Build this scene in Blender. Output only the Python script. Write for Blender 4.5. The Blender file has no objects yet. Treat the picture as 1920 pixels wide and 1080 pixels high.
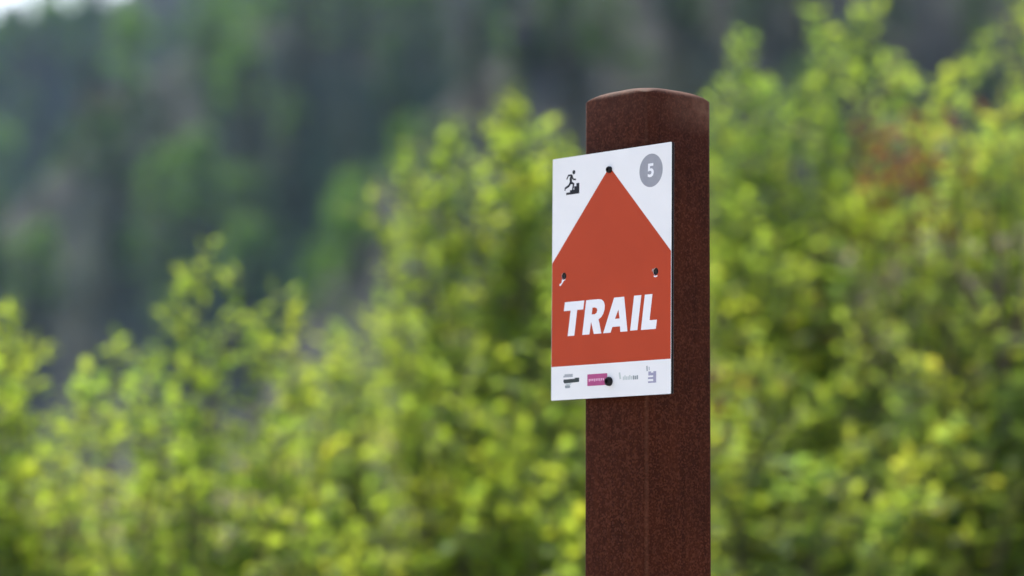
import bpy, bmesh, math, random
import numpy as np
from mathutils import Vector, Matrix, Quaternion

C = bpy.context.scene.collection
SC = bpy.context.scene
PI = math.pi

# ------------------------------------------------------------------ camera
FPX = 5577.0                     # focal length in pixels of a 1920 px wide frame
PITCH = 0.1073
EYE = 1.15
cd = bpy.data.cameras.new('camera')
cam = bpy.data.objects.new('camera', cd); C.objects.link(cam)
cd.sensor_width = 36.0
cd.lens = FPX / 1920 * 36
cd.clip_start = 0.05; cd.clip_end = 4000
cam.location = (0, 0, EYE)
cam.rotation_euler = (PI / 2 + PITCH, 0, 0)
cd.dof.use_dof = True
cd.dof.focus_distance = 2.50
cd.dof.aperture_fstop = 3.45
cd.dof.aperture_blades = 0
SC.camera = cam

# ------------------------------------------------------------------ light
SUN_EL, SUN_AZ = math.radians(56), math.radians(-16)
w = bpy.data.worlds.new('World'); SC.world = w; w.use_nodes = True
nt = w.node_tree; nt.nodes.clear()
sky = nt.nodes.new('ShaderNodeTexSky'); sky.sky_type = 'NISHITA'; sky.sun_disc = False
sky.sun_elevation = SUN_EL; sky.sun_rotation = SUN_AZ
sky.air_density = 1.0; sky.dust_density = 3.5; sky.ozone_density = 1.0
bg = nt.nodes.new('ShaderNodeBackground'); bg.inputs[1].default_value = 0.15
wo = nt.nodes.new('ShaderNodeOutputWorld')
nt.links.new(sky.outputs[0], bg.inputs[0]); nt.links.new(bg.outputs[0], wo.inputs[0])
sl = bpy.data.lights.new('sun', 'SUN'); sl.energy = 2.25; sl.angle = math.radians(0.5); sl.color = (1, .93, .82)
sun = bpy.data.objects.new('sun', sl); C.objects.link(sun)
sdir = Vector((math.sin(SUN_AZ) * math.cos(SUN_EL), math.cos(SUN_AZ) * math.cos(SUN_EL), math.sin(SUN_EL)))
sun.rotation_euler = sdir.to_track_quat('Z', 'Y').to_euler(); sun.location = (5, 10, 20)
SC.view_settings.view_transform = 'Standard'; SC.view_settings.look = 'None'
SC.view_settings.gamma = 1; SC.view_settings.use_curve_mapping = False
SC.view_settings.exposure = 1.36
SC.render.engine = 'CYCLES'
SC.cycles.use_denoising = True
SC.cycles.max_bounces = 8; SC.cycles.volume_bounces = 1; SC.cycles.transparent_max_bounces = 8

# ------------------------------------------------------------------ helpers
_c, _s = math.cos(PITCH), math.sin(PITCH)
def at(px, py, Y):
    """world point seen at pixel (px,py) of the 1920x1080 photograph, Y metres ahead"""
    x = (px - 960) / FPX; z = (540 - py) / FPX
    d = Vector((x, _c - z * _s, _s + z * _c))
    return d * (Y / d.y) + Vector((0, 0, EYE))

def tag(o, label=None, cat=None, group=None, kind=None):
    if label: o['label'] = label
    if cat: o['category'] = cat
    if group: o['group'] = group
    if kind: o['kind'] = kind
    return o
def link(name, me, parent=None, mat=None):
    o = bpy.data.objects.new(name, me); C.objects.link(o)
    if parent: o.parent = parent
    if mat and me and not me.materials: me.materials.append(mat)
    return o
def empty(name, loc=(0, 0, 0)):
    o = bpy.data.objects.new(name, None); C.objects.link(o); o.location = loc; o.empty_display_size = .05
    return o
def mesh(name, v, f, smooth=False):
    me = bpy.data.meshes.new(name); me.from_pydata([tuple(p) for p in v], [], f); me.update()
    if smooth: me.shade_smooth()
    return me
class NT:
    def __init__(s, name):
        s.m = bpy.data.materials.new(name); s.m.use_nodes = True
        s.t = s.m.node_tree; s.t.nodes.clear(); s.out = s.t.nodes.new('ShaderNodeOutputMaterial')
    def n(s, typ, **kw):
        nd = s.t.nodes.new('ShaderNode' + typ)
        for k, v in kw.items():
            if k.startswith('i_'): nd.inputs[k[2:].replace('_', ' ')].default_value = v
            else: setattr(nd, k, v)
        return nd
    def l(s, a, ao, b, bi): s.t.links.new(a.outputs[ao], b.inputs[bi])
    def ramp(s, stops, interp='LINEAR'):
        r = s.t.nodes.new('ShaderNodeValToRGB'); e = r.color_ramp; e.interpolation = interp
        while len(e.elements) < len(stops): e.elements.new(.5)
        for k, (p, c) in zip(e.elements, stops): k.position = p; k.color = (*c, 1)
        return r
def rgb(*c): return c

SIGN_Z = .2822 + EYE
# ------------------------------------------------------------------ materials
def mat_plain(name, col, rough=.5, var=.06, scale=60, metal=0, spec=.5, bump=0):
    N = NT(name); b = N.n('BsdfPrincipled', i_Roughness=rough, i_Metallic=metal)
    b.inputs['Specular IOR Level'].default_value = spec
    tc = N.n('TexCoord'); no = N.n('TexNoise'); no.inputs['Scale'].default_value = scale; no.inputs['Detail'].default_value = 6
    r = N.ramp([(.3, tuple(x * (1 - var) for x in col)), (.7, tuple(min(1, x * (1 + var)) for x in col))])
    N.l(tc, 'Object', no, 'Vector'); N.l(no, 'Fac', r, 'Fac'); N.l(r, 'Color', b, 'Base Color')
    if bump:
        bp = N.n('Bump', i_Strength=bump, i_Distance=.001); N.l(no, 'Fac', bp, 'Height'); N.l(bp, 'Normal', b, 'Normal')
    N.l(b, 'BSDF', N.out, 'Surface'); return N.m

POST_H = .30 + SIGN_Z + .1606
def mat_post():
    N = NT('brown_stained_post'); b = N.n('BsdfPrincipled', i_Roughness=.72)
    b.inputs['Specular IOR Level'].default_value = .08
    tc = N.n('TexCoord')
    mp = N.n('Mapping'); mp.inputs['Scale'].default_value = (150, 150, 14)          # streaks run up the post
    st = N.n('TexNoise'); st.inputs['Scale'].default_value = 1; st.inputs['Detail'].default_value = 5
    N.l(tc, 'Object', mp, 'Vector'); N.l(mp, 'Vector', st, 'Vector')
    r1 = N.ramp([(.28, (.027, .0052, .0013)), (.5, (.037, .0074, .0020)), (.75, (.047, .0102, .0031))])
    N.l(st, 'Fac', r1, 'Fac')
    vo = N.n('TexVoronoi'); vo.inputs['Scale'].default_value = 620; N.l(tc, 'Object', vo, 'Vector')
    sp = N.n('SeparateXYZ'); N.l(vo, 'Color', sp, 'Vector')
    r2 = N.ramp([(.45, (0, 0, 0)), (1, (1, 1, 1))]); N.l(sp, 'X', r2, 'Fac')
    mx = N.n('MixRGB'); mx.inputs['Color2'].default_value = (.125, .038, .019, 1)
    mm = N.n('Math', operation='MULTIPLY'); mm.inputs[1].default_value = .45
    N.l(r2, 'Color', mm, 0); N.l(mm, 'Value', mx, 'Fac'); N.l(r1, 'Color', mx, 'Color1')
    big = N.n('TexNoise'); big.inputs['Scale'].default_value = 14; big.inputs['Detail'].default_value = 4
    N.l(tc, 'Object', big, 'Vector')
    r3 = N.ramp([(.3, (.8, .8, .8)), (.7, (1.15, 1.12, 1.1))]); N.l(big, 'Fac', r3, 'Fac')
    m2 = N.n('MixRGB', blend_type='MULTIPLY'); m2.inputs['Fac'].default_value = 1
    N.l(mx, 'Color', m2, 'Color1'); N.l(r3, 'Color', m2, 'Color2'); ge = N.n('NewGeometry'); sx = N.n('SeparateXYZ'); N.l(tc, 'Object', sx, 'Vector')      # wear on the arrises; sunlit top rim put into the colour, stronger at the back
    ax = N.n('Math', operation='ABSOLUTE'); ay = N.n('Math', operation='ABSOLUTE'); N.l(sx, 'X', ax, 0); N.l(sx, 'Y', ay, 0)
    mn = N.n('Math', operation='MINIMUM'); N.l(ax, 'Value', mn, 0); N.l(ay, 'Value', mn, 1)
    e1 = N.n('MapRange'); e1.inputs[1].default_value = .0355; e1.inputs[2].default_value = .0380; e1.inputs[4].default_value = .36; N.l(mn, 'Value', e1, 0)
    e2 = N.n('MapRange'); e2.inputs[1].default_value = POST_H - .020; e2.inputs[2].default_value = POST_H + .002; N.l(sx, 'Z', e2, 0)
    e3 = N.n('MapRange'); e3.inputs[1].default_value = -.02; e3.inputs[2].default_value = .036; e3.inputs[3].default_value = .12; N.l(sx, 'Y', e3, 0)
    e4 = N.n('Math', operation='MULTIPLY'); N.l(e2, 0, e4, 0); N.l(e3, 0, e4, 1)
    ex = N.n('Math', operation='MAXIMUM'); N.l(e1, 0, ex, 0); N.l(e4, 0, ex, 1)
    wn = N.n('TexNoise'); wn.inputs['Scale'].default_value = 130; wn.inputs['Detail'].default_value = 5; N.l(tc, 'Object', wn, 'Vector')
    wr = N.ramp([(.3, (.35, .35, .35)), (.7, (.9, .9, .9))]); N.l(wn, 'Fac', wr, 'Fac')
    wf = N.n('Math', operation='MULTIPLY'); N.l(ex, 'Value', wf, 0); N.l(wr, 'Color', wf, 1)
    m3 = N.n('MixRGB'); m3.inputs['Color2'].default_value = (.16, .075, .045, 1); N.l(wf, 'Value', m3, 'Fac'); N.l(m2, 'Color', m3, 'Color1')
    N.l(m3, 'Color', b, 'Base Color')
    bp = N.n('Bump', i_Strength=.25, i_Distance=.0005); N.l(sp, 'X', bp, 'Height')
    b2 = N.n('Bump', i_Strength=.2, i_Distance=.0006); N.l(st, 'Fac', b2, 'Height'); N.l(bp, 'Normal', b2, 'Normal')
    N.l(b2, 'Normal', b, 'Normal'); N.l(b, 'BSDF', N.out, 'Surface'); return N.m

def mat_leaf(name, stops, tstops, trans=.55, gloss=.015):
    """leaf: diffuse + translucent, tint chosen per leaf from the 'tint' attribute"""
    N = NT(name); at_ = N.n('Attribute', attribute_name='tint')
    r = N.ramp(stops); rt = N.ramp(tstops); N.l(at_, 'Fac', r, 'Fac'); N.l(at_, 'Fac', rt, 'Fac')
    d = N.n('BsdfDiffuse'); t = N.n('BsdfTranslucent'); g = N.n('BsdfGlossy', i_Roughness=.5)
    N.l(r, 'Color', d, 'Color'); N.l(rt, 'Color', t, 'Color'); g.inputs['Color'].default_value = (.9, .95, .9, 1)
    m1 = N.n('MixShader'); m1.inputs[0].default_value = trans; N.l(d, 'BSDF', m1, 1); N.l(t, 'BSDF', m1, 2)
    m2 = N.n('MixShader'); m2.inputs[0].default_value = gloss; N.l(m1, 'Shader', m2, 1); N.l(g, 'BSDF', m2, 2)
    N.l(m2, 'Shader', N.out, 'Surface'); return N.m

LIME_D = [(0, (0.069, 0.1296, 0.0285)), (.25, (0.09775, 0.1566, 0.0266)), (.6, (0.138, 0.189, 0.0266)), (.9, (0.1898, 0.216, 0.0285)), (.97, (0.253, 0.1944, 0.038)), (1, (0.207, 0.0972, 0.038))]
LIME_T = [(0, (0.276, 0.4536, 0.0675)), (.25, (0.3795, 0.54, 0.054)), (.6, (0.506, 0.6156, 0.0495)), (.9, (0.6325, 0.648, 0.0495)), (.97, (0.69, 0.5184, 0.054)), (1, (0.483, 0.216, 0.054))]
GRN_D = [(0, (0.07452, 0.1263, 0.0419)), (.25, (0.09688, 0.1403, 0.03352)), (.55, (0.1416, 0.1824, 0.03352)), (.85, (0.2012, 0.2104, 0.0419)), (1, (0.2385, 0.1403, 0.05387))]
GRN_T = [(0, (0.2683, 0.4488, 0.08505)), (.25, (0.3876, 0.533, 0.06804)), (.55, (0.5366, 0.6311, 0.06237)), (.85, (0.6856, 0.6592, 0.06804)), (1, (0.6557, 0.3647, 0.07938))]
M = {}
M['lime'] = mat_leaf('lime_leaf', LIME_D, LIME_T)
M['green'] = mat_leaf('green_leaf', GRN_D, GRN_T)
M['dead'] = mat_leaf('withered_leaf', [(0, (.16, .055, .03)), (1, (.22, .09, .04))], [(0, (.30, .09, .04)), (1, (.40, .17, .06))], .35)
M['tree'] = mat_leaf('tree_leaf', [(0, (0.032, 0.0714, 0.0224)), (1, (0.0608, 0.1156, 0.032))], [(0, (0.056, 0.136, 0.0288)), (1, (0.112, 0.2125, 0.0384))], .45, .02)
M['fresh'] = mat_leaf('fresh_tree_leaf', [(0, (0.07395, 0.1618, 0.0255)), (1, (0.1202, 0.219, 0.0357))], [(0, (0.1479, 0.3427, 0.03825)), (1, (0.2404, 0.457, 0.051))], .5, .02)
M['pine'] = mat_leaf('pine_needle', [(0, (.012, .026, .015)), (1, (.022, .038, .02))], [(0, (.015, .032, .016)), (1, (.026, .046, .02))], .25, .03)
M['bark'] = mat_plain('bark', (.10, .075, .055), .85, .35, 40, bump=.6)
M['stem'] = mat_plain('stem_bark', (.085, .06, .045), .8, .3, 60)
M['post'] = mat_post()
M['white'] = mat_plain('white_panel', (.775, .77, .765), .42, .035, 14, spec=.15)
M['red'] = mat_plain('brick_red_print', (.43, .051, .016), .45, .05, 16, spec=.12)
M['letter'] = mat_plain('white_print', (.79, .79, .81), .45, .01, 30, spec=.12)
M['core'] = mat_plain('black_core', (.010, .009, .008), .7, .2, 300, spec=.05)
M['alu'] = mat_plain('grey_skin', (.10, .10, .10), .6, .06, 200, spec=.15)
M['ink'] = mat_plain('black_print', (.018, .018, .022), .45, .1, 100, spec=.12)
M['dark'] = mat_plain('dark_slate_print', (.045, .055, .055), .45, .1, 100, spec=.12)
M['grey'] = mat_plain('grey_print', (.30, .305, .335), .45, .05, 150, spec=.12)
M['pink'] = mat_plain('magenta_print', (.40, .075, .20), .45, .05, 200, spec=.12)
M['pinkpale'] = mat_plain('pale_pink_print', (.75, .45, .58), .45, .04, 200, spec=.12)
M['sage'] = mat_plain('pale_sage_print', (.50, .55, .53), .45, .05, 200, spec=.12)
M['slate'] = mat_plain('slate_print', (.27, .30, .31), .45, .05, 200, spec=.12)
M['violet'] = mat_plain('grey_violet_print', (.33, .32, .43), .45, .05, 200, spec=.12)
M['palegrey'] = mat_plain('pale_grey_print', (.36, .38, .40), .45, .05, 200, spec=.12)
M['screw'] = mat_plain('black_screw', (.008, .007, .007), .4, .2, 300, spec=.2)
M['rock'] = mat_plain('ochre_rock', (.15, .095, .065), .9, .35, .6, bump=.8)
M['greyrock'] = mat_plain('grey_rock', (.075, .068, .073), .9, .35, .5, bump=.8)

def mat_ground(name, c0, c1, c2, s1, s2):
    N = NT(name); b = N.n('BsdfPrincipled', i_Roughness=.95); b.inputs['Specular IOR Level'].default_value = .1
    tc = N.n('TexCoord'); a = N.n('TexNoise'); a.inputs['Scale'].default_value = s1; a.inputs['Detail'].default_value = 8
    c = N.n('TexNoise'); c.inputs['Scale'].default_value = s2; c.inputs['Detail'].default_value = 6
    N.l(tc, 'Object', a, 'Vector'); N.l(tc, 'Object', c, 'Vector')
    r = N.ramp([(.38, c0), (.5, c1), (.62, c2)]); N.l(a, 'Fac', r, 'Fac')
    r2 = N.ramp([(.3, (.65, .65, .65)), (.7, (1.2, 1.2, 1.2))]); N.l(c, 'Fac', r2, 'Fac')
    m = N.n('MixRGB', blend_type='MULTIPLY'); m.inputs[0].default_value = 1
    N.l(r, 'Color', m, 1); N.l(r2, 'Color', m, 2); N.l(m, 'Color', b, 'Base Color')
    bp = N.n('Bump', i_Strength=.6, i_Distance=.3 / s2); N.l(c, 'Fac', bp, 'Height'); N.l(bp, 'Normal', b, 'Normal')
    N.l(b, 'BSDF', N.out, 'Surface'); return N.m
M['soil'] = mat_ground('stony_soil', (.11, .10, .055), (.18, .155, .105), (.25, .21, .165), .9, 14)
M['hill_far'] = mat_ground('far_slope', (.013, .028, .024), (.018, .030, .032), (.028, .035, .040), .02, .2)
M['hill_mid'] = mat_ground('mid_slope', (.018, .040, .018), (.025, .037, .027), (.044, .047, .043), .035, .3)
M['hill_near'] = mat_ground('near_slope', (.018, .034, .017), (.026, .031, .027), (.050, .049, .047), .05, .5)

# ------------------------------------------------------------------ ground and hills
def fbm(x, y, seed):
    r = np.random.RandomState(seed); v = 0 * x
    for k in range(6):
        f = 2 ** k; a = .55 ** k
        for _ in range(3):
            th = r.rand() * 6.283; v = v + a * np.sin(f * (x * math.cos(th) + y * math.sin(th)) + r.rand() * 6.283) / 2
    return v
def grid_mesh(name, X, Y, Z):
    n, m = X.shape
    v = np.stack([X.ravel(), Y.ravel(), Z.ravel()], 1)
    i = np.arange(n * m).reshape(n, m)
    f = np.stack([i[:-1, :-1].ravel(), i[:-1, 1:].ravel(), i[1:, 1:].ravel(), i[1:, :-1].ravel()], 1)
    return mesh(name, v.tolist(), f.tolist(), True)

def ground_z(x, y):
    x = np.asarray(x, float); y = np.asarray(y, float)
    ss = lambda t: (lambda u: u * u * (3 - 2 * u))(np.clip(t, 0, 1))
    side = ss((x + 1.2) / 2.6)
    crest = 1.45 + .85 * side
    up = ss((y - 4.0) / 5.2); down = 1 - ss((y - 10.0) / 12.0)
    z = crest * up * down * (1 - .6 * ss((np.abs(x) - 8) / 15))
    return z + .035 * fbm(x * 1.3, y * 1.3, 3) * ss((y - 1) / 3)
gx = np.concatenate([np.linspace(-700, -16, 24), np.linspace(-14, 14, 113), np.linspace(16, 700, 24)])
gy = np.concatenate([np.linspace(-40, -1, 8), np.linspace(0, 24, 97), np.linspace(28, 60, 9), np.linspace(80, 900, 14)])
GX, GY = np.meshgrid(gx, gy)
tag(link('ground', grid_mesh('ground', GX, GY, ground_z(GX, GY)), None, M['soil']), kind='structure')

M['unseen_gravel'] = mat_ground('unseen_pale_gravel', (.40, .365, .31), (.46, .42, .36), (.52, .48, .42), 2.0, 60)
px_, py_ = np.meshgrid(np.linspace(-9, 9, 73), np.linspace(-16, 3.3, 60))
tag(link('unseen_path', grid_mesh('unseen_path', px_, py_, ground_z(px_, py_) + .012), None, M['unseen_gravel']), kind='structure')  # pale gravel out of view, added to bounce warm light onto sign and shrubs

class Hill:
    """a slope from y0 (foot) to a crest at y1 whose height follows the given skyline"""
    def __init__(s, name, mat, y0, y1, sky, seed, rough):
        s.y0, s.y1, s.seed, s.rough = y0, y1, seed, rough
        s.kx = np.array([at(p, q, y1).x for p, q in sky]); s.kz = np.array([at(p, q, y1).z for p, q in sky])
        xs = np.linspace(at(-2600, 0, y1).x, at(4500, 0, y1).x, 150)
        L = y1 - y0
        ys = np.concatenate([np.linspace(y0, y1, 60), np.linspace(y1 + L * .08, y1 + L * 1.1, 14)])
        X, Y = np.meshgrid(xs, ys)
        tag(link(name, grid_mesh(name, X, Y, s.z(X, Y)), None, mat), kind='structure')
    def z(s, x, y):
        x = np.asarray(x, float); y = np.asarray(y, float)
        top = np.interp(x, s.kx, s.kz)
        t = (y - s.y0) / (s.y1 - s.y0)
        prof = np.where(t < 1, np.clip(t, 0, 1) ** 1.15, 1 - .5 * (t - 1))
        L = s.y1 - s.y0
        return -1.0 + (top + 1) * prof + s.rough * L * fbm(x / L * 5, y / L * 5, s.seed) * np.clip(t * 3, 0, 1) * np.clip((1.9 - t), .15, 1) * np.where(t < 1.02, 1 - .75 * np.clip((t - .6) / .4, 0, 1), .25)
hill_far = Hill('far_hill', M['hill_far'], 320, 420, [(-2600, -160), (-600, 60), (0, 16), (60, 22), (120, 0), (200, 4), (260, -40), (700, -250), (1500, -500), (4500, -900)], 11, .03)
hill_mid = Hill('middle_hill', M['hill_mid'], 172, 235, [(-2600, 500), (-300, 480), (0, 400), (130, 285), (230, 180), (330, 110), (480, 10), (700, -120), (1400, -420), (4500, -800)], 12, .03)
hill_near = Hill('near_hill', M['hill_near'], 88, 130, [(-2600, 950), (0, 900), (420, 820), (560, 640), (650, 430), (740, 275), (860, 160), (1000, 60), (1150, -40), (1500, -260), (4500, -900)], 13, .025)

# ------------------------------------------------------------------ foliage tools
def leaf_arrays(P, D, Nrm, L, W, T):
    """many leaves at once: base points, directions, normals, lengths, widths, tints -> verts, faces, tint per vertex"""
    n = len(P)
    D = D / np.linalg.norm(D, axis=1, keepdims=True)
    S = np.cross(D, Nrm); S /= np.linalg.norm(S, axis=1, keepdims=True) + 1e-9
    U = np.cross(S, D)
    prof = [(0, 0, 0), (.28, .40, .10), (.62, .44, .10), (1.0, 0, -.12), (.62, -.44, .10), (.28, -.40, .10), (.28, 0, 0), (.62, 0, -.02)]
    V = np.zeros((n, 8, 3))
    for k, (a, b, c) in enumerate(prof):
        V[:, k] = P + D * (a * L)[:, None] + S * (b * W)[:, None] + U * (c * W)[:, None]
    F = np.array([(0, 1, 6), (0, 6, 5), (1, 2, 7, 6), (6, 7, 4, 5), (2, 3, 7), (7, 3, 4)], dtype=object)
    faces = []
    for i in range(n):
        o = i * 8
        for f in F: faces.append([o + q for q in f])
    return V.reshape(-1, 3), faces, np.repeat(T, 8)
def leaf_mesh(name, P, D, N_, L, W, T, origin=(0, 0, 0)):
    v, f, t = leaf_arrays(np.asarray(P) - np.asarray(origin), np.asarray(D), np.asarray(N_), np.asarray(L), np.asarray(W), np.asarray(T))
    me = mesh(name, v.tolist(), f, True)
    a = me.attributes.new('tint', 'FLOAT', 'POINT'); a.data.foreach_set('value', t.astype(np.float32))
    return me
def tube(v, f, pts, rads, sides=5):
    """tapered tube along pts appended to v,f"""
    base = len(v); n = len(pts)
    for i, p in enumerate(pts):
        d = (pts[min(i + 1, n - 1)] - pts[max(i - 1, 0)]); d = d.normalized() if d.length > 1e-9 else Vector((0, 0, 1))
        a = d.orthogonal().normalized(); b = d.cross(a)
        for k in range(sides):
            an = 2 * PI * k / sides
            v.append(p + (a * math.cos(an) + b * math.sin(an)) * rads[i])
    for i in range(n - 1):
        for k in range(sides):
            k2 = (k + 1) % sides
            f.append([base + i * sides + k, base + i * sides + k2, base + (i + 1) * sides + k2, base + (i + 1) * sides + k])
    f.append([base + (n - 1) * sides + k for k in range(sides)])

# ------------------------------------------------------------------ the post
RIGHT = Vector((math.cos(.8531), -math.sin(.8531), 0)); NRM = Vector((-math.sin(.8531), -math.cos(.8531), 0)); UP = Vector((0, 0, 1))
SIGN_O = Vector((.0833, 2.5057, .2822 + EYE))
def sign_frame(roll):
    r = Matrix((RIGHT, UP, NRM)).transposed().to_4x4()
    return Matrix.Translation(SIGN_O) @ r @ Matrix.Rotation(-roll, 4, 'Z')

def rounded_ring(a, rc, z, cx, cy, k=6):
    pts = []
    for q, (sx, sy) in enumerate(((1, 1), (-1, 1), (-1, -1), (1, -1))):
        for i in range(k + 1):
            an = (q + i / k) * PI / 2
            pts.append(Vector((cx + sx * (a - rc) + rc * math.cos(an), cy + sy * (a - rc) + rc * math.sin(an), z)))
    return pts
def build_post():
    # local frame: x along the sign's width, y away from the sign face, z up, origin on the ground
    a, r, top = .0390, .014, 0
    foot = SIGN_O - UP * SIGN_O.z + RIGHT * (-.0030) - NRM * (.0078 + a)
    gz = float(ground_z(foot.x, foot.y)); foot.z = gz - .30
    H = SIGN_O.z + .1662 - foot.z
    v, f, rings = [], [], []
    zs = [0] + list(np.linspace(.3, H - r, 14))
    for z in zs: rings.append(rounded_ring(a, .0045, z, 0, 0))
    for i in range(1, 9):
        t = i / 8 * PI / 2
        ins = r * (1 - math.cos(t)); rings.append(rounded_ring(a - ins, .0045 + (a - ins - .0045) * .85 * i / 8, H - r + r * .55 * math.sin(t), 0, 0))
    top = H - r + r * .55
    for i in range(1, 6):
        q = i / 6; rings.append(rounded_ring((a - r) * (1 - q), (.0045 + (a - r - .0045) * .85) * (1 - q), top + .0025 * (1 - (1 - q) ** 2), 0, 0))
    n = len(rings[0])
    for rg in rings: v += rg
    for i in range(len(rings) - 1):
        for k in range(n):
            k2 = (k + 1) % n; f.append([i * n + k, i * n + k2, (i + 1) * n + k2, (i + 1) * n + k])
    f.append([(len(rings) - 1) * n + k for k in range(n)]); f.append([n - 1 - k for k in range(n)])
    me = mesh('post', v, f, True)
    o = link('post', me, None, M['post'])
    R3 = Matrix((RIGHT, -NRM, UP)).transposed().to_4x4()
    # it leans a touch to the right
    piv = Matrix.Translation((0, 0, SIGN_O.z - foot.z))
    o.matrix_world = Matrix.Translation(foot) @ R3 @ piv @ Matrix.Rotation(.0055, 4, 'Y') @ piv.inverted()
    tag(o, 'dark brown square post with rounded top carrying the trail sign', 'post')
build_post()

# ------------------------------------------------------------------ the sign
MM = .001
_dg = None
def flat(name, loops, w0, w1, mat, parent):
    """2D outlines (mm, holes allowed) -> solid between heights w0 and w1 (mm) or one sheet when w0 == w1"""
    cu = bpy.data.curves.new(name + '_outline', 'CURVE'); cu.dimensions = '2D'; cu.fill_mode = 'BOTH'
    cu.extrude = (w1 - w0) / 2 * MM
    for lp in loops:
        s = cu.splines.new('POLY'); s.points.add(len(lp) - 1); s.use_cyclic_u = True
        for p, (x, y) in zip(s.points, lp): p.co = (x * MM, y * MM, 0, 1)
    o = bpy.data.objects.new('tmp', cu); C.objects.link(o)
    bpy.context.view_layer.update()
    me = bpy.data.meshes.new_from_object(o.evaluated_get(bpy.context.evaluated_depsgraph_get()))
    bpy.data.objects.remove(o); bpy.data.curves.remove(cu)
    me.name = name; me.transform(Matrix.Translation((0, 0, (w0 + w1) / 2 * MM)))
    me.materials.clear(); me.materials.append(mat)
    return link(name, me, parent)
def circ(x, y, r, n=28, ry=None): return [(x + r * math.cos(2 * PI * i / n), y + (ry or r) * math.sin(2 * PI * i / n)) for i in range(n)]
def rrect(x0, y0, x1, y1, r, k=5):
    out = []
    for cx, cy, q in ((x1 - r, y1 - r, 0), (x0 + r, y1 - r, 1), (x0 + r, y0 + r, 2), (x1 - r, y0 + r, 3)):
        for i in range(k + 1):
            a = (q + i / k) * PI / 2; out.append((cx + r * math.cos(a), cy + r * math.sin(a)))
    return out
def limb(pts, w):
    """thick polyline as an outline"""
    L, R = [], []
    for i, p in enumerate(pts):
        a = Vector(pts[max(i - 1, 0)]); b = Vector(pts[min(i + 1, len(pts) - 1)]); d = (b - a).normalized(); n = Vector((-d.y, d.x))
        ww = w[i] if isinstance(w, (list, tuple)) else w
        L.append((p[0] + n.x * ww / 2, p[1] + n.y * ww / 2)); R.append((p[0] - n.x * ww / 2, p[1] - n.y * ww / 2))
    return L + R[::-1]

sign = empty('trail_sign'); sign.matrix_world = sign_frame(.0132)
tag(sign, 'white and brick red trail sign screwed to the brown post', 'trail sign')
HOLES = [(-58.4, 2.0), (55.6, -2.2)]
hl = [circ(x, y, 3.1, 24) for x, y in HOLES]
PAN = rrect(-74, -105, 74, 105, .9)
panel = flat('panel', [PAN] + hl, -.3, 0, M['white'], sign)
flat('core', [PAN] + hl, -2.7, -.3, M['core'], panel)
flat('back_skin', [PAN] + hl, -3.0, -2.7, M['alu'], panel)
RED = [(-1.6, 91.6), (74, 14.0), (73.6, 14.0), (73.7, -76.1), (-73.7, -76.1), (-73.7, 14.2)]
RED = [(-1.6, 91.6), (73.75, 13.8), (73.75, -76.0), (-73.75, -76.0), (-73.75, 14.0)]
flat('red_arrow_print', [RED] + hl, .02, .03, M['red'], sign)
LET = [
 [[(-57.0, -20.8), (-32.3, -20.8), (-33.6, -28.4), (-41.2, -28.4), (-44.8, -50.3), (-53.2, -50.3), (-49.6, -28.4), (-58.3, -28.4)]],
 [[(-29.9, -20.8), (-14.0, -20.8), (-10.2, -21.5), (-7.6, -23.6), (-6.5, -26.8), (-6.9, -30.4), (-8.5, -33.8), (-11.0, -36.5), (-14.2, -38.0), (-10.6, -50.3), (-20.0, -50.3), (-23.6, -39.6), (-25.6, -50.3), (-34.7, -50.3)],
  [(-21.9, -27.6), (-19.2, -27.6), (-16.6, -28.4), (-15.9, -30.2), (-16.8, -32.4), (-19.0, -33.4), (-22.9, -33.4)]],
 [[(5.0, -20.8), (17.4, -20.8), (21.6, -50.3), (12.9, -50.3), (12.4, -45.6), (3.0, -45.6), (.9, -50.3), (-8.4, -50.3)],
  [(10.4, -31.2), (11.9, -38.9), (6.2, -38.9)]],
 [[(29.5, -20.8), (38.4, -20.8), (33.7, -50.0), (24.9, -50.0)]],
 [[(42.6, -20.8), (51.8, -20.8), (48.4, -42.6), (57.3, -42.6), (56.0, -50.2), (38.0, -50.2)]],
]
for lp in LET: flat('letter', lp, .05, .06, M['letter'], sign)
badge = flat('number_badge', [circ(49.4, 83.4, 14.1, 40)], .02, .03, M['grey'], sign)
D5 = [(45.9, 89.4), (52.2, 89.4), (52.2, 87.1), (48.2, 87.1), (48.0, 85.0), (49.6, 85.2), (51.4, 84.6), (52.6, 83.0), (52.7, 81.0), (51.8, 79.0), (50.0, 77.9), (47.8, 77.7), (45.5, 78.3), (45.5, 80.7), (47.6, 80.0), (49.2, 80.3), (50.0, 81.5), (49.7, 82.7), (48.5, 83.2), (46.9, 83.1), (45.7, 82.6)]
flat('digit', [D5], .05, .06, M['letter'], badge)
# runner climbing steps
run = empty('runner_symbol'); run.parent = sign
flat('head', [circ(-46.7, 91.2, 1.9, 18)], .02, .03, M['ink'], run)
flat('torso', [limb([(-48.9, 89.0), (-50.6, 86.0), (-50.4, 82.2)], [3.2, 3.2, 2.8])], .02, .03, M['ink'], run)
flat('arm', [limb([(-49.0, 88.9), (-53.6, 89.0), (-55.8, 85.8)], [1.6, 1.6, 1.4])], .035, .045, M['ink'], run)
flat('arm', [limb([(-49.4, 88.2), (-47.5, 85.2), (-43.9, 84.6)], [1.6, 1.6, 1.4])], .035, .045, M['ink'], run)
flat('leg', [limb([(-50.4, 82.6), (-46.9, 81.0), (-48.2, 75.6)], [2.6, 2.4, 1.8])], .035, .045, M['ink'], run)
flat('leg', [limb([(-50.7, 82.6), (-53.0, 79.9), (-57.8, 78.0), (-57.9, 76.2)], [2.6, 2.2, 1.8, 1.4])], .035, .045, M['ink'], run)
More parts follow.
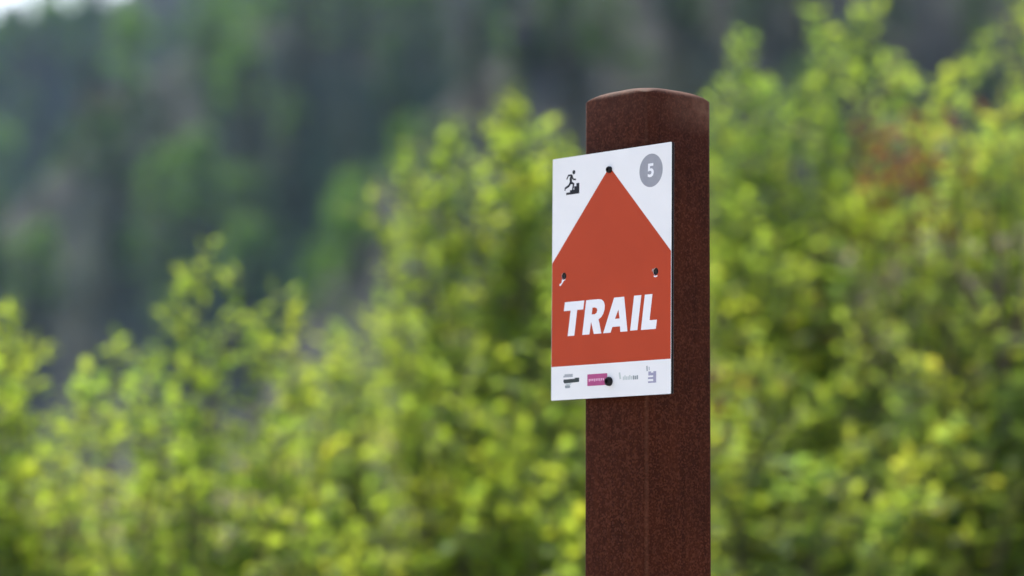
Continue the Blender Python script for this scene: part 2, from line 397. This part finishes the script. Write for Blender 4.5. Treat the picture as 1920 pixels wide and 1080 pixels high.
flat('steps', [[(-56.4, 72.2), (-39.6, 72.2), (-39.6, 81.4), (-43.4, 81.4), (-43.4, 78.9), (-46.2, 78.9), (-46.2, 76.0), (-51.6, 76.0), (-51.6, 74.2), (-56.4, 74.2)]], .02, .03, M['ink'], run)
# the four small marks along the foot of the sign (too small to read in the photograph)
lg = empty('ribbon_logo'); lg.parent = sign
flat('grey_block', [[(-56.9, -83.0), (-46.4, -83.0), (-46.4, -85.7), (-58.4, -85.7), (-58.4, -84.3), (-56.9, -84.3)]], .02, .03, M['palegrey'], lg)
flat('dark_bar', [[(-58.2, -87.5), (-44.0, -87.3), (-43.8, -86.6), (-38.2, -86.6), (-38.2, -90.3), (-57.0, -90.9), (-58.2, -89.6)]], .02, .03, M['dark'], lg)
flat('small_tip', [rrect(-56.2, -95.0, -49.6, -92.6, .8)], .02, .03, M['slate'], lg)
flat('pale_stroke', [[(-55.6, -91.2), (-47.2, -91.0), (-49.6, -92.4), (-55.2, -92.4)]], .02, .03, M['sage'], lg)
lg = empty('magenta_logo'); lg.parent = sign
flat('block', [rrect(-27.9, -94.4, -3.0, -84.4, .4)], .02, .03, M['pink'], lg)
v = -88.4
for i in range(9):
    x = -26.2 + i * 2.2
    flat('mark', [[(x, v), (x + 1.5, v), (x + 1.3, v - (1.9 if i % 3 else 2.7)), (x + .2, v - 1.9)]], .05, .06, M['pinkpale'], lg)
lg = empty('sage_logo'); lg.parent = sign
flat('initial', [limb([(12.0, -84.6), (13.2, -90.2)], 2.0)], .02, .03, M['sage'], lg)
for i in range(6):
    x = 16.2 + i * 1.95; flat('mark', [rrect(x, -91.2, x + 1.45, -88.2 + (.9 if i in (1, 4) else 0), .4)], .02, .03, M['sage'], lg)
for i in range(3):
    x = 28.3 + i * 2.3; flat('dark_mark', [rrect(x, -91.3, x + 1.9, -87.9 - .3 * (i % 2), .4)], .02, .03, M['slate'], lg)
lg = empty('violet_logo'); lg.parent = sign
flat('mark', [limb([(45.4, -80.6), (45.9, -85.0)], 1.7)], .02, .03, M['palegrey'], lg)
flat('mark', [limb([(48.0, -81.5), (48.4, -84.4)], 1.0)], .02, .03, M['palegrey'], lg)
for lp in ([(47.2, -85.4), (50.4, -85.4), (50.4, -86.6), (53.2, -86.6), (53.2, -85.4), (56.6, -85.4), (56.6, -95.0), (46.8, -95.0), (46.8, -93.6), (53.0, -93.6), (53.0, -91.8), (46.8, -91.8), (46.8, -90.2), (53.0, -90.2), (53.0, -88.8), (47.2, -88.8)],):
    flat('mark', [lp], .02, .03, M['violet'], lg)
# screws
def screw(x, y, r, h):
    v, f = [], []
    n = 20
    prof = [(r, min(.05, h * 2)), (r, h * .55), (r * .86, h * .85), (r * .62, h), (r * .52, h), (r * .46, h * .45), (0, h * .45)]
    for q, z in prof[:-1]:
        for k in range(n): v.append(((x + q * math.cos(2 * PI * k / n)) * MM, (y + q * math.sin(2 * PI * k / n)) * MM, z * MM))
    for i in range(len(prof) - 2):
        for k in range(n): f.append([i * n + k, i * n + (k + 1) % n, (i + 1) * n + (k + 1) % n, (i + 1) * n + k])
    f.append([(len(prof) - 2) * n + k for k in range(n)])
    return link('screw', mesh('screw', v, f), sign, M['screw'])
for hx, hy in HOLES: screw(hx, hy, 3.0, -1.0)
screw(-1.2, 88.9, 2.9, 3.0); screw(-.1, -91.6, 3.9, 3.6)
# bare chips in the paint round the two empty holes
flat('paint_chip', [[(-61.0, -.6), (-59.6, -1.2), (-57.9, -1.2), (-56.9, -.7), (-56.7, -1.6), (-58.6, -2.0), (-60.2, -3.9), (-61.9, -5.6), (-63.4, -6.4), (-64.4, -5.6), (-63.6, -4.4), (-62.0, -4.1), (-61.2, -2.8)]], .05, .06, M['letter'], sign)
flat('paint_chip', [[(53.2, -5.4), (54.8, -5.8), (57.0, -5.5), (57.8, -5.8), (57.2, -6.7), (54.8, -7.0), (53.2, -6.5)]], .05, .06, M['letter'], sign)
flat('paint_chip', [[(51.2, -.4), (52.4, .6), (52.9, .1), (52.0, -1.2), (51.6, -2.4), (51.0, -1.6)]], .05, .06, M['grey'], sign)

# ------------------------------------------------------------------ shrubs
SHRUBS = 'shrubs growing behind the signpost'
def shrub(name_label, base_px, Y, tips, seed, mat, n_fill, leaf=(.022, .038), drop=(.05, .75), spread=(.13, .30), tint=(0, 1), n_leaf=40, dens=1.9, dead=None, bare=(), cat='shrub'):
    rnd = random.Random(seed)
    b = at(base_px, 1000, Y); b.z = float(ground_z(b.x, Y)) - .02
    root = empty('shrub', b); tag(root, name_label, cat, SHRUBS)
    real = [at(x, y, Y + dy) for (x, y, dy) in tips]
    alltips = [(p, True) for p in real]
    for i in range(int(n_fill * 1.35)):
        p = rnd.choice(real).copy(); tip0 = p.z
        p.z -= rnd.uniform(*drop); p.x += rnd.gauss(0, spread[0]); p.y += rnd.uniform(-spread[1], spread[1]) * .8 - .8 * (tip0 - p.z)
        if p.z < b.z + .25: p.z = b.z + .25 + rnd.random() * .4
        alltips.append((p, False))
    P, D, N_, L, W, T, K = [], [], [], [], [], [], []
    sv, sf = [], []
    for tip, isreal in alltips:
        stem_tint = rnd.betavariate(2.0, 2.4)
        st = b + Vector((rnd.gauss(0, .07), rnd.gauss(0, .07), 0))
        h = tip.z - st.z
        ctrl = Vector((st.x + (tip.x - st.x) * rnd.uniform(.35, .7) + rnd.gauss(0, .05), st.y + (tip.y - st.y) * rnd.uniform(.35, .7) + rnd.gauss(0, .05), st.z + h * .62))
        n = 12
        pts = [st * (1 - t) ** 2 + ctrl * 2 * t * (1 - t) + tip * t ** 2 for t in [i / n for i in range(n + 1)]]
        pts = [p + Vector((rnd.gauss(0, .006), rnd.gauss(0, .006), 0)) if 0 < i < n else p for i, p in enumerate(pts)]
        tube(sv, sf, [p - b for p in pts], [.0065 * (1 - i / n) ** .8 + .0011 for i in range(n + 1)], 5)
        length = sum((pts[i + 1] - pts[i]).length for i in range(n))
        # twigs on the upper part
        m = max(3, int(length * (.55 if not isreal else .5) / .055 * dens))
        twigs = [(tip, (tip - pts[-2]).normalized(), .11)]
        for j in range(m):
            t = 1 - (j + rnd.random()) / m * .68
            k = min(n - 1, int(t * n)); p = pts[k].lerp(pts[k + 1], t * n - k)
            ax = (pts[k + 1] - pts[k]).normalized(); an = rnd.random() * 2 * PI
            side = Quaternion(ax, an) @ ax.orthogonal().normalized()
            d = (ax * rnd.uniform(.3, .9) + side * rnd.uniform(.6, 1.1)).normalized()
            twigs.append((p, d, rnd.uniform(.05, .20) * (1.15 - .75 * t)))
        for (p, d, ln) in twigs:
            q0 = p if p is not tip else p - d * .10
            end = q0 + d * ln + Vector((0, 0, -.10 * ln))
            tube(sv, sf, [q0 - b, (q0 + end) / 2 - b + Vector((0, 0, .04 * ln)), end - b], [.0018, .0013, .0007], 3)
            nl = max(4, int(ln / .017))
            for q in range(nl + 1):
                t = (q + .4) / (nl + .4); lp = q0.lerp(end, t)
                sgn = 1 if q % 2 else -1
                sd = d.cross(Vector((0, 0, 1)))
                if sd.length < .2: sd = d.cross(Vector((1, 0, 0)))
                sd = sd.normalized()
                if q == nl: ld = d.copy()
                else: ld = d * rnd.uniform(.3, .8) + sd * sgn * rnd.uniform(.7, 1.1)
                ld = ld + Vector((rnd.gauss(0, .25), rnd.gauss(0, .25), rnd.gauss(-.15, .28)))
                ld.normalize()
                nn = Vector((rnd.gauss(0, .45), rnd.gauss(-.1, .45), 1)).normalized()
                ll = rnd.uniform(*leaf)
                P.append(lp); D.append(ld); N_.append(nn); L.append(ll); W.append(ll * rnd.uniform(.42, .75))
                tt = min(1, max(0, stem_tint + rnd.gauss(0, .17))); T.append(tint[0] + (tint[1] - tint[0]) * tt + (.15 if rnd.random() < .03 else 0)); K.append(isreal and p is tip)
    T = np.clip(np.array(T), 0, 1)
    st = link('stem', mesh('stem', sv, sf, True), root, M['stem'])
    # leaves at the shoot tips can be picked apart: parts of their own; the rest is one mass
    idx = [i for i in range(len(P)) if K[i]][:n_leaf]
    s = set(idx); rest = [i for i in range(len(P)) if i not in s]
    A = lambda a, ii: np.array([tuple(a[i]) if hasattr(a[i], '__len__') else a[i] for i in ii])
    fo = link('foliage', leaf_mesh('foliage', A(P, rest), A(D, rest), A(N_, rest), A(L, rest), A(W, rest), T[rest], b), root, mat)
    fo['kind'] = 'stuff'
    for i in idx:
        me = leaf_mesh('leaf', A(P, [i]), A(D, [i]), A(N_, [i]), A(L, [i]), A(W, [i]), T[[i]], P[i])
        o = link('leaf', me, root, mat); o.location = P[i] - b
    for ln in bare:
        bv, bf = [], []; nn = len(ln)
        tube(bv, bf, [at(x, y, Y - .42 - .2 * k / nn) - b for k, (x, y) in enumerate(ln)], [.0075 * (1 - k / nn) + .002 for k in range(nn)], 6)
        link('bare_branch', mesh('bare_branch', bv, bf, True), root, M['stem'])
    if dead:
        dp, dd, dn, dl, dw, dt = [], [], [], [], [], []
        for (x, y, dy, r, cnt) in dead:
            c = at(x, y, Y + dy)
            for _ in range(cnt):
                dp.append(c + Vector((rnd.gauss(0, r), rnd.gauss(0, r), rnd.gauss(0, r)))); dd.append(Vector((rnd.gauss(0, 1), rnd.gauss(0, 1), rnd.gauss(-.8, .6))).normalized())
                dn.append(Vector((rnd.gauss(0, 1), rnd.gauss(0, 1), rnd.gauss(0, 1))).normalized()); ll = rnd.uniform(.03, .05); dl.append(ll); dw.append(ll * .5); dt.append(rnd.random())
        ii = range(len(dp))
        o = link('withered_leaves', leaf_mesh('withered_leaves', A(dp, ii), A(dd, ii), A(dn, ii), np.array(dl), np.array(dw), np.array(dt), b), root, M['dead'])
        o['kind'] = 'stuff'; o['label'] = 'rust brown withered leaves'
    return len(P)

cnt = 0
cnt += shrub('yellow green shrub whose two pointed shoots rise just left of the post', 930, 5.7,
    [(835, 232, 0), (965, 185, .1), (1010, 250, .2), (745, 310, 0), (700, 375, -.1), (1070, 275, .2), (790, 345, 0), (905, 330, .1), (735, 470, 0), (1000, 400, -.1), (850, 420, 0), (715, 570, -.1), (940, 520, 0), (1050, 500, .1), (780, 640, -.2), (760, 400, .1), (950, 225, .1), (985, 215, .05), (1000, 275, .1), (935, 275, 0), (1040, 300, .1), (825, 275, 0), (865, 290, .1), (975, 320, 0), (1085, 340, .1), (1130, 420, .3), (1220, 420, .4), (760, 760, -.55), (850, 720, -.6), (950, 700, -.55), (1040, 680, -.55), (800, 900, -.7), (930, 850, -.75), (1050, 840, -.7), (880, 980, -.85), (1000, 970, -.85)],
    1, M['lime'], 70, tint=(.10, .78), drop=(.08, 1.0), spread=(.062, .3))
cnt += shrub('pale lime shrub filling the lower left with a tall thin shoot', 380, 5.2,
    [(380, 470, 0), (512, 545, .1), (445, 515, 0), (340, 545, -.1), (555, 590, 0), (625, 655, .1), (275, 690, 0), (150, 745, 0), (470, 640, -.1), (400, 640, 0), (215, 632, .15), (110, 790, .1), (560, 720, -.1), (330, 760, -.2)],
    2, M['lime'], 58, tint=(0, .68), drop=(.2, .8), spread=(.075, .25))
cnt += shrub('small lime shrub cut off by the left edge of the picture', -40, 5.1,
    [(28, 585, 0), (62, 640, .05), (5, 640, 0), (-40, 600, .1), (-120, 560, .1), (10, 760, -.1), (-200, 640, .1)],
    3, M['lime'], 26, tint=(.03, .72), drop=(.12, .6), spread=(.10, .25))
cnt += shrub('broad bright green shrub directly right of the post', 1500, 6.1,
    [(1410, 75, 0), (1445, 165, .1), (1540, 25, 0), (1560, 90, .1), (1645, 20, .1), (1680, 130, 0), (1355, 215, -.1), (1480, 200, 0), (1400, 300, .1), (1600, 250, -.1), (1700, 300, .1), (1340, 420, 0), (1345, 180, 0), (1375, 150, .1), (1325, 250, .1), (1395, 115, 0), (1420, 190, .1), (1340, 320, 0), (1520, 130, 0), (1380, 560, -.5), (1480, 520, -.45), (1570, 470, -.4), (1450, 660, -.6), (1380, 700, -.6), (1620, 90, .1), (1500, 400, -.2), (1290, 330, .2)],
    4, M['lime'], 78, tint=(0, .68), drop=(.05, 1.1), spread=(.10, .32), dead=[(1715, 290, -.42, .06, 80), (1745, 330, -.45, .05, 40), (1650, 420, 0, .05, 40), (1580, 640, -.3, .05, 40), (1390, 800, -.5, .06, 50)], bare=[[(1560, 1080), (1590, 960), (1655, 830), (1640, 700), (1600, 560)], [(1660, 880), (1690, 700), (1720, 560), (1715, 420), (1690, 250)], [(1600, 300), (1625, 210), (1690, 110)]])
cnt += shrub('tall green shrub filling the right edge of the picture', 1850, 5.7,
    [(1830, 70, 0), (1905, 10, .1), (1775, 205, 0), (1880, 160, -.1), (1960, -60, .1), (2060, -40, 0), (1800, 330, .1), (1900, 340, -.1), (2120, 120, 0), (1760, 420, .1)],
    5, M['green'], 60, tint=(.05, .78), drop=(.05, 1.05), spread=(.10, .3), bare=[[(1900, 900), (1892, 760), (1868, 600), (1882, 470)], [(1868, 620), (1830, 560), (1790, 500)], [(1880, 690), (1910, 600), (1925, 520)]])
cnt += shrub('low darker green shrub at the lower right beside the post', 1560, 5.3,
    [(1420, 640, 0), (1500, 700, .1), (1600, 640, 0), (1700, 690, -.1), (1800, 720, 0), (1880, 660, .1), (1360, 800, 0), (1650, 800, -.1), (1950, 740, 0)],
    6, M['green'], 62, tint=(0, .72), drop=(.05, .5), spread=(.11, .3), leaf=(.021, .036))
cnt += shrub('deep green shrub in the gap between the two lime shrubs', 670, 6.6,
    [(640, 610, 0), (690, 590, .1), (720, 680, 0), (600, 700, .1), (660, 720, -.1)],
    7, M['green'], 22, tint=(0, .6), drop=(.05, .5), spread=(.08, .25))
cnt += shrub('dull green shrub of the back row behind the lower left shrubs', 250, 6.4,
    [(100, 800, 0), (220, 770, .1), (330, 820, 0), (420, 800, .1), (520, 830, 0), (20, 850, 0), (-80, 800, .1)],
    8, M['green'], 34, tint=(.1, .75), drop=(.05, .4), spread=(.12, .3), n_leaf=0)
cnt += shrub('dull green shrub of the back row half hidden behind the post', 1180, 6.5,
    [(1000, 560, 0), (1080, 520, .1), (1180, 480, 0), (1280, 500, .1), (1380, 560, 0), (900, 640, 0), (1460, 620, 0)],
    9, M['green'], 44, tint=(.1, .75), drop=(.05, .6), spread=(.14, .3), n_leaf=0)
# low growth covering much of the bank
rg = np.random.RandomState(77)
n = 26000
x = rg.uniform(-4.5, 5.5, n); y = rg.uniform(4.2, 11.5, n)
keep = fbm(x * 2.2, y * 2.2, 21) + .35 * rg.randn(n) > -.25
x, y = x[keep], y[keep]; n = len(x)
P = np.stack([x, y, ground_z(x, y) + rg.uniform(-.01, .09, n)], 1)
D = np.stack([rg.randn(n), rg.randn(n), rg.uniform(.1, 1.6, n)], 1); NN = np.stack([rg.randn(n) * .6, rg.randn(n) * .6, np.ones(n)], 1)
L = rg.uniform(.03, .075, n)
o = link('ground_cover', leaf_mesh('ground_cover', P, D, NN, L, L * rg.uniform(.25, .6, n), np.clip(rg.beta(2, 2, n), 0, 1)), None, M['green'])
tag(o, 'low green plants covering the bank beneath the shrubs', 'ground cover', kind='stuff')
print('leaves', cnt, 'objects', len(bpy.data.objects), 'polys', sum(len(m.polygons) for m in bpy.data.meshes))

# ------------------------------------------------------------------ trees on the hills
def broad_tree_meshes(seed, H):
    rnd = random.Random(seed); sv, sf = [], []
    tube(sv, sf, [Vector((0, 0, -.6)), Vector((.1, 0, H * .3)), Vector((0, .1, H * .62)), Vector((.1, 0, H * .9))], [H * .03, H * .022, H * .013, H * .004], 7)
    P, D, N_, L, W, T = [], [], [], [], [], []
    cl = []
    for i in range(16):
        z = rnd.uniform(.30, .97); r = H * .26 * math.sin(PI * (z * .85 + .1)) ** .8
        an = rnd.random() * 2 * PI; q = r * rnd.uniform(.4, 1)
        c = Vector((q * math.cos(an), q * math.sin(an), z * H)); cl.append(c)
        tube(sv, sf, [Vector((0, 0, z * H * .75)), c * .6 + Vector((0, 0, z * H * .36)), c], [H * .008, H * .005, H * .002], 4)
    for c in cl:
        rr = H * rnd.uniform(.08, .14)
        for _ in range(85):
            d = Vector((rnd.gauss(0, 1), rnd.gauss(0, 1), rnd.gauss(0, .8))).normalized()
            P.append(c + d * rr * rnd.random() ** .4); D.append(Vector((rnd.gauss(0, 1), rnd.gauss(0, 1), rnd.gauss(-.3, .5))).normalized())
            N_.append((d + Vector((0, 0, .8))).normalized()); l = H * rnd.uniform(.028, .05); L.append(l); W.append(l * .8); T.append(rnd.random())
    A = lambda a: np.array([tuple(x) for x in a])
    return mesh('trunk', sv, sf, True), leaf_mesh('crown', A(P), A(D), A(N_), np.array(L), np.array(W), np.array(T))
def pine_meshes(seed, H):
    rnd = random.Random(seed); sv, sf = [], []
    tube(sv, sf, [Vector((0, 0, -.6)), Vector((.05, 0, H * .5)), Vector((0, 0, H * .99))], [H * .022, H * .014, H * .003], 7)
    P, D, N_, L, W, T = [], [], [], [], [], []
    z = .16
    while z < .99:
        r = H * .19 * (1 - z) ** .75 + H * .015
        for k in range(rnd.randint(5, 7)):
            an = rnd.random() * 2 * PI; rr = r * rnd.uniform(.65, 1.15)
            d = Vector((math.cos(an), math.sin(an), -.18))
            st = Vector((0, 0, z * H)); en = st + d * rr
            tube(sv, sf, [st, en], [H * .004, H * .001], 3)
            for q in range(9):
                t = .2 + .8 * q / 8; p = st.lerp(en, t)
                P.append(p); D.append((d + Vector((rnd.gauss(0, .6), rnd.gauss(0, .6), rnd.gauss(0, .3)))).normalized()); N_.append(Vector((rnd.gauss(0, .3), rnd.gauss(0, .3), 1)).normalized())
                l = H * rnd.uniform(.035, .06); L.append(l); W.append(l * .55); T.append(rnd.random())
        z += rnd.uniform(.035, .05)
    A = lambda a: np.array([tuple(x) for x in a])
    return mesh('trunk', sv, sf, True), leaf_mesh('crown', A(P), A(D), A(N_), np.array(L), np.array(W), np.array(T))
broad = [broad_tree_meshes(40 + i, 8) for i in range(3)]
pines = [pine_meshes(60 + i, 10) for i in range(3)]
def put_tree(kind, x, y, z, s, rz, label, group, i, fresh=False):
    tr, cr = (broad if kind == 'b' else pines)[i % 3]
    r = empty('broadleaf_tree' if kind == 'b' else 'pine_tree', (x, y, z)); r.rotation_euler.z = rz; r.scale = (s, s, s)
    tag(r, label, 'tree', group)
    link('trunk', tr, r, M['bark'])
    c = link('crown', cr, r, M['tree'] if kind == 'b' else M['pine'])
    if fresh: c.material_slots[0].link = 'OBJECT'; c.material_slots[0].material = M['fresh']
def rock(hill, px, py, sx, sz, mat, label, seed):
    p = hill_hit(hill, px, py)
    if not p: return
    bm = bmesh.new(); rn = random.Random(seed)
    for k in range(5):
        m = bmesh.ops.create_icosphere(bm, subdivisions=3, radius=1)
        c = Vector((rn.uniform(-.6, .6) * sx, rn.uniform(-.4, .4) * sx, rn.uniform(0, .6) * sz)); q = rn.uniform(.35, .65)
        for v in m['verts']:
            n_ = v.co.copy(); d = 1 + .16 * math.sin(n_.x * 5 + k) + .14 * math.sin(n_.y * 7 + 2 * k) + .12 * math.sin(n_.z * 9 + k) + rn.uniform(-.04, .04)
            v.co = c + Vector((n_.x * sx * q * d, n_.y * sx * q * d, n_.z * sz * q * d))
    me = bpy.data.meshes.new('rock_outcrop'); bm.to_mesh(me); bm.free()
    o = link('rock_outcrop', me, None, mat); o.location = (p.x, p.y, float(hill.z(p.x, p.y)))
    tag(o, label, 'rock outcrop')
def hill_hit(hill, px, py):
    """where the sight line through a pixel meets a hill's front slope"""
    prev = None
    for Y in np.linspace(hill.y0, hill.y1, 240):
        p = at(px, py, Y)
        if float(hill.z(p.x, p.y)) > p.z: return p
    return None
rt = random.Random(5)
rock(hill_mid, 205, 230, 2.6, 2.6, M['rock'], 'pale ochre rock outcrop high on the left of the slope', 1)
rock(hill_mid, 150, 270, 3.0, 2.4, M['greyrock'], 'grey violet rock outcrop beside the ochre one on the slope', 2)
rock(hill_mid, 8, 385, 2.0, 1.6, M['rock'], 'reddish rock outcrop at the left edge halfway down the slope', 3)
rock(hill_near, 640, 400, 1.3, 1.0, M['greyrock'], 'small grey rock outcrop at the foot of the scree edge', 4)
rock(hill_near, 1010, 95, 2.2, 1.5, M['greyrock'], 'broad grey rock outcrop along the top of the scree', 5)
def scatter(hill, x0, x1, y0, y1, n, smin, smax, kinds, label, group, mind):
    got = []
    for _ in range(n * 12):
        if len(got) >= n: break
        p = hill_hit(hill, rt.uniform(x0, x1), rt.uniform(y0, y1))
        if p is None or any((p - q).length < mind for q in got): continue
        got.append(p); k = rt.choice(kinds)
        s_ = rt.uniform(smin, smax); u = (s_ - smin) / (smax - smin)
        px = 960 + FPX * p.x / p.y; row = 'high' if p.z > EYE + p.y * .155 else 'halfway up' if p.z > EYE + p.y * .105 else 'low'
        side = 'at the left edge' if px < 130 else 'on the left' if px < 420 else 'left of the middle' if px < 760 else 'behind the post' if px < 1340 else 'on the right'
        size = 'small' if u < .33 else 'mid sized' if u < .67 else 'large'
        put_tree(k, p.x, p.y, float(hill.z(p.x, p.y)), s_, rt.random() * 6.28, size + ' ' + label[k] + ', ' + row + ' ' + side, group, rt.randrange(3), k == 'b' and rt.random() < .25)
for hill, px, py, k, s_, fr, lab in (
    (hill_mid, 365, 470, 'b', 1.05, True, 'fresh green tree standing alone in the middle of the hazy slope'),
    (hill_mid, 300, 450, 'b', .8, True, 'fresh green tree left beside the lone tree in the middle of the slope'),
    (hill_mid, 440, 480, 'b', .8, True, 'fresh green tree right beside the lone tree in the middle of the slope'),
    (hill_mid, 70, 620, 'b', .95, True, 'round green tree low at the left edge of the slope'),
    (hill_mid, 250, 560, 'b', .6, True, 'small olive tree below the green trees on the slope'),
    (hill_mid, 545, 290, 'b', .55, True, 'small olive tree above the grey scree edge'),
    (hill_mid, 420, 110, 'b', .5, True, 'small pale green tree high on the middle slope'),
    (hill_mid, 590, 110, 'b', .55, True, 'pale green bushy tree below the top edge of the picture'),
    (hill_mid, 730, 60, 'b', .55, True, 'green tree at the top edge left of the scree'),
    (hill_near, 650, 560, 'b', .5, True, 'deep green tree at the foot of the scree behind the shrubs'),
    (hill_near, 600, 620, 'b', .45, True, 'smaller deep green tree at the foot of the scree'),
    (hill_far, 90, 150, 'b', 1.5, True, 'teal green tree under the skyline at the upper left corner'),
    (hill_far, 30, 130, 'b', 1.2, True, 'teal green tree at the upper left edge of the picture'),
    (hill_far, 160, 140, 'b', 1.3, True, 'teal green tree below the second gap of sky'),
):
    p = hill_hit(hill, px, py)
    if p: put_tree(k, p.x, p.y, float(hill.z(p.x, p.y)), s_, rt.random() * 6.28, lab, None, rt.randrange(3), fr)
    else: print('missed', px, py)
scatter(hill_far, -150, 700, 30, 480, 60, .9, 1.6, 'pbbb', {'p': 'blue hazed conifer on the far slope', 'b': 'blue hazed round tree on the far slope'}, 'trees on the far hill', 5)
scatter(hill_mid, -100, 1000, -40, 760, 60, .55, 1.0, 'pbbb', {'p': 'dark conifer on the middle slope', 'b': 'green round tree on the middle slope'}, 'trees on the middle hill', 4.5)
scatter(hill_near, 560, 1960, -30, 560, 38, .3, .6, 'pbbb', {'p': 'dark conifer on the near scree slope', 'b': 'green bushy tree on the near scree slope'}, 'trees on the near hill', 3.5)

# ------------------------------------------------------------------ haze
bm = bmesh.new(); bmesh.ops.create_cube(bm, size=1)
for q in bm.verts: q.co = Vector((q.co.x * 1300, 430 + q.co.y * 940, 90 + q.co.z * 186))
me = bpy.data.meshes.new('haze'); bm.to_mesh(me); bm.free()
N = NT('thin_air'); pv = N.n('VolumePrincipled'); pv.inputs['Color'].default_value = (.52, .77, 1, 1); pv.inputs['Density'].default_value = .00015
pv.inputs['Anisotropy'].default_value = .25
N.l(pv, 'Volume', N.out, 'Volume')
hz = link('haze', me, None, N.m); hz['kind'] = 'stuff'
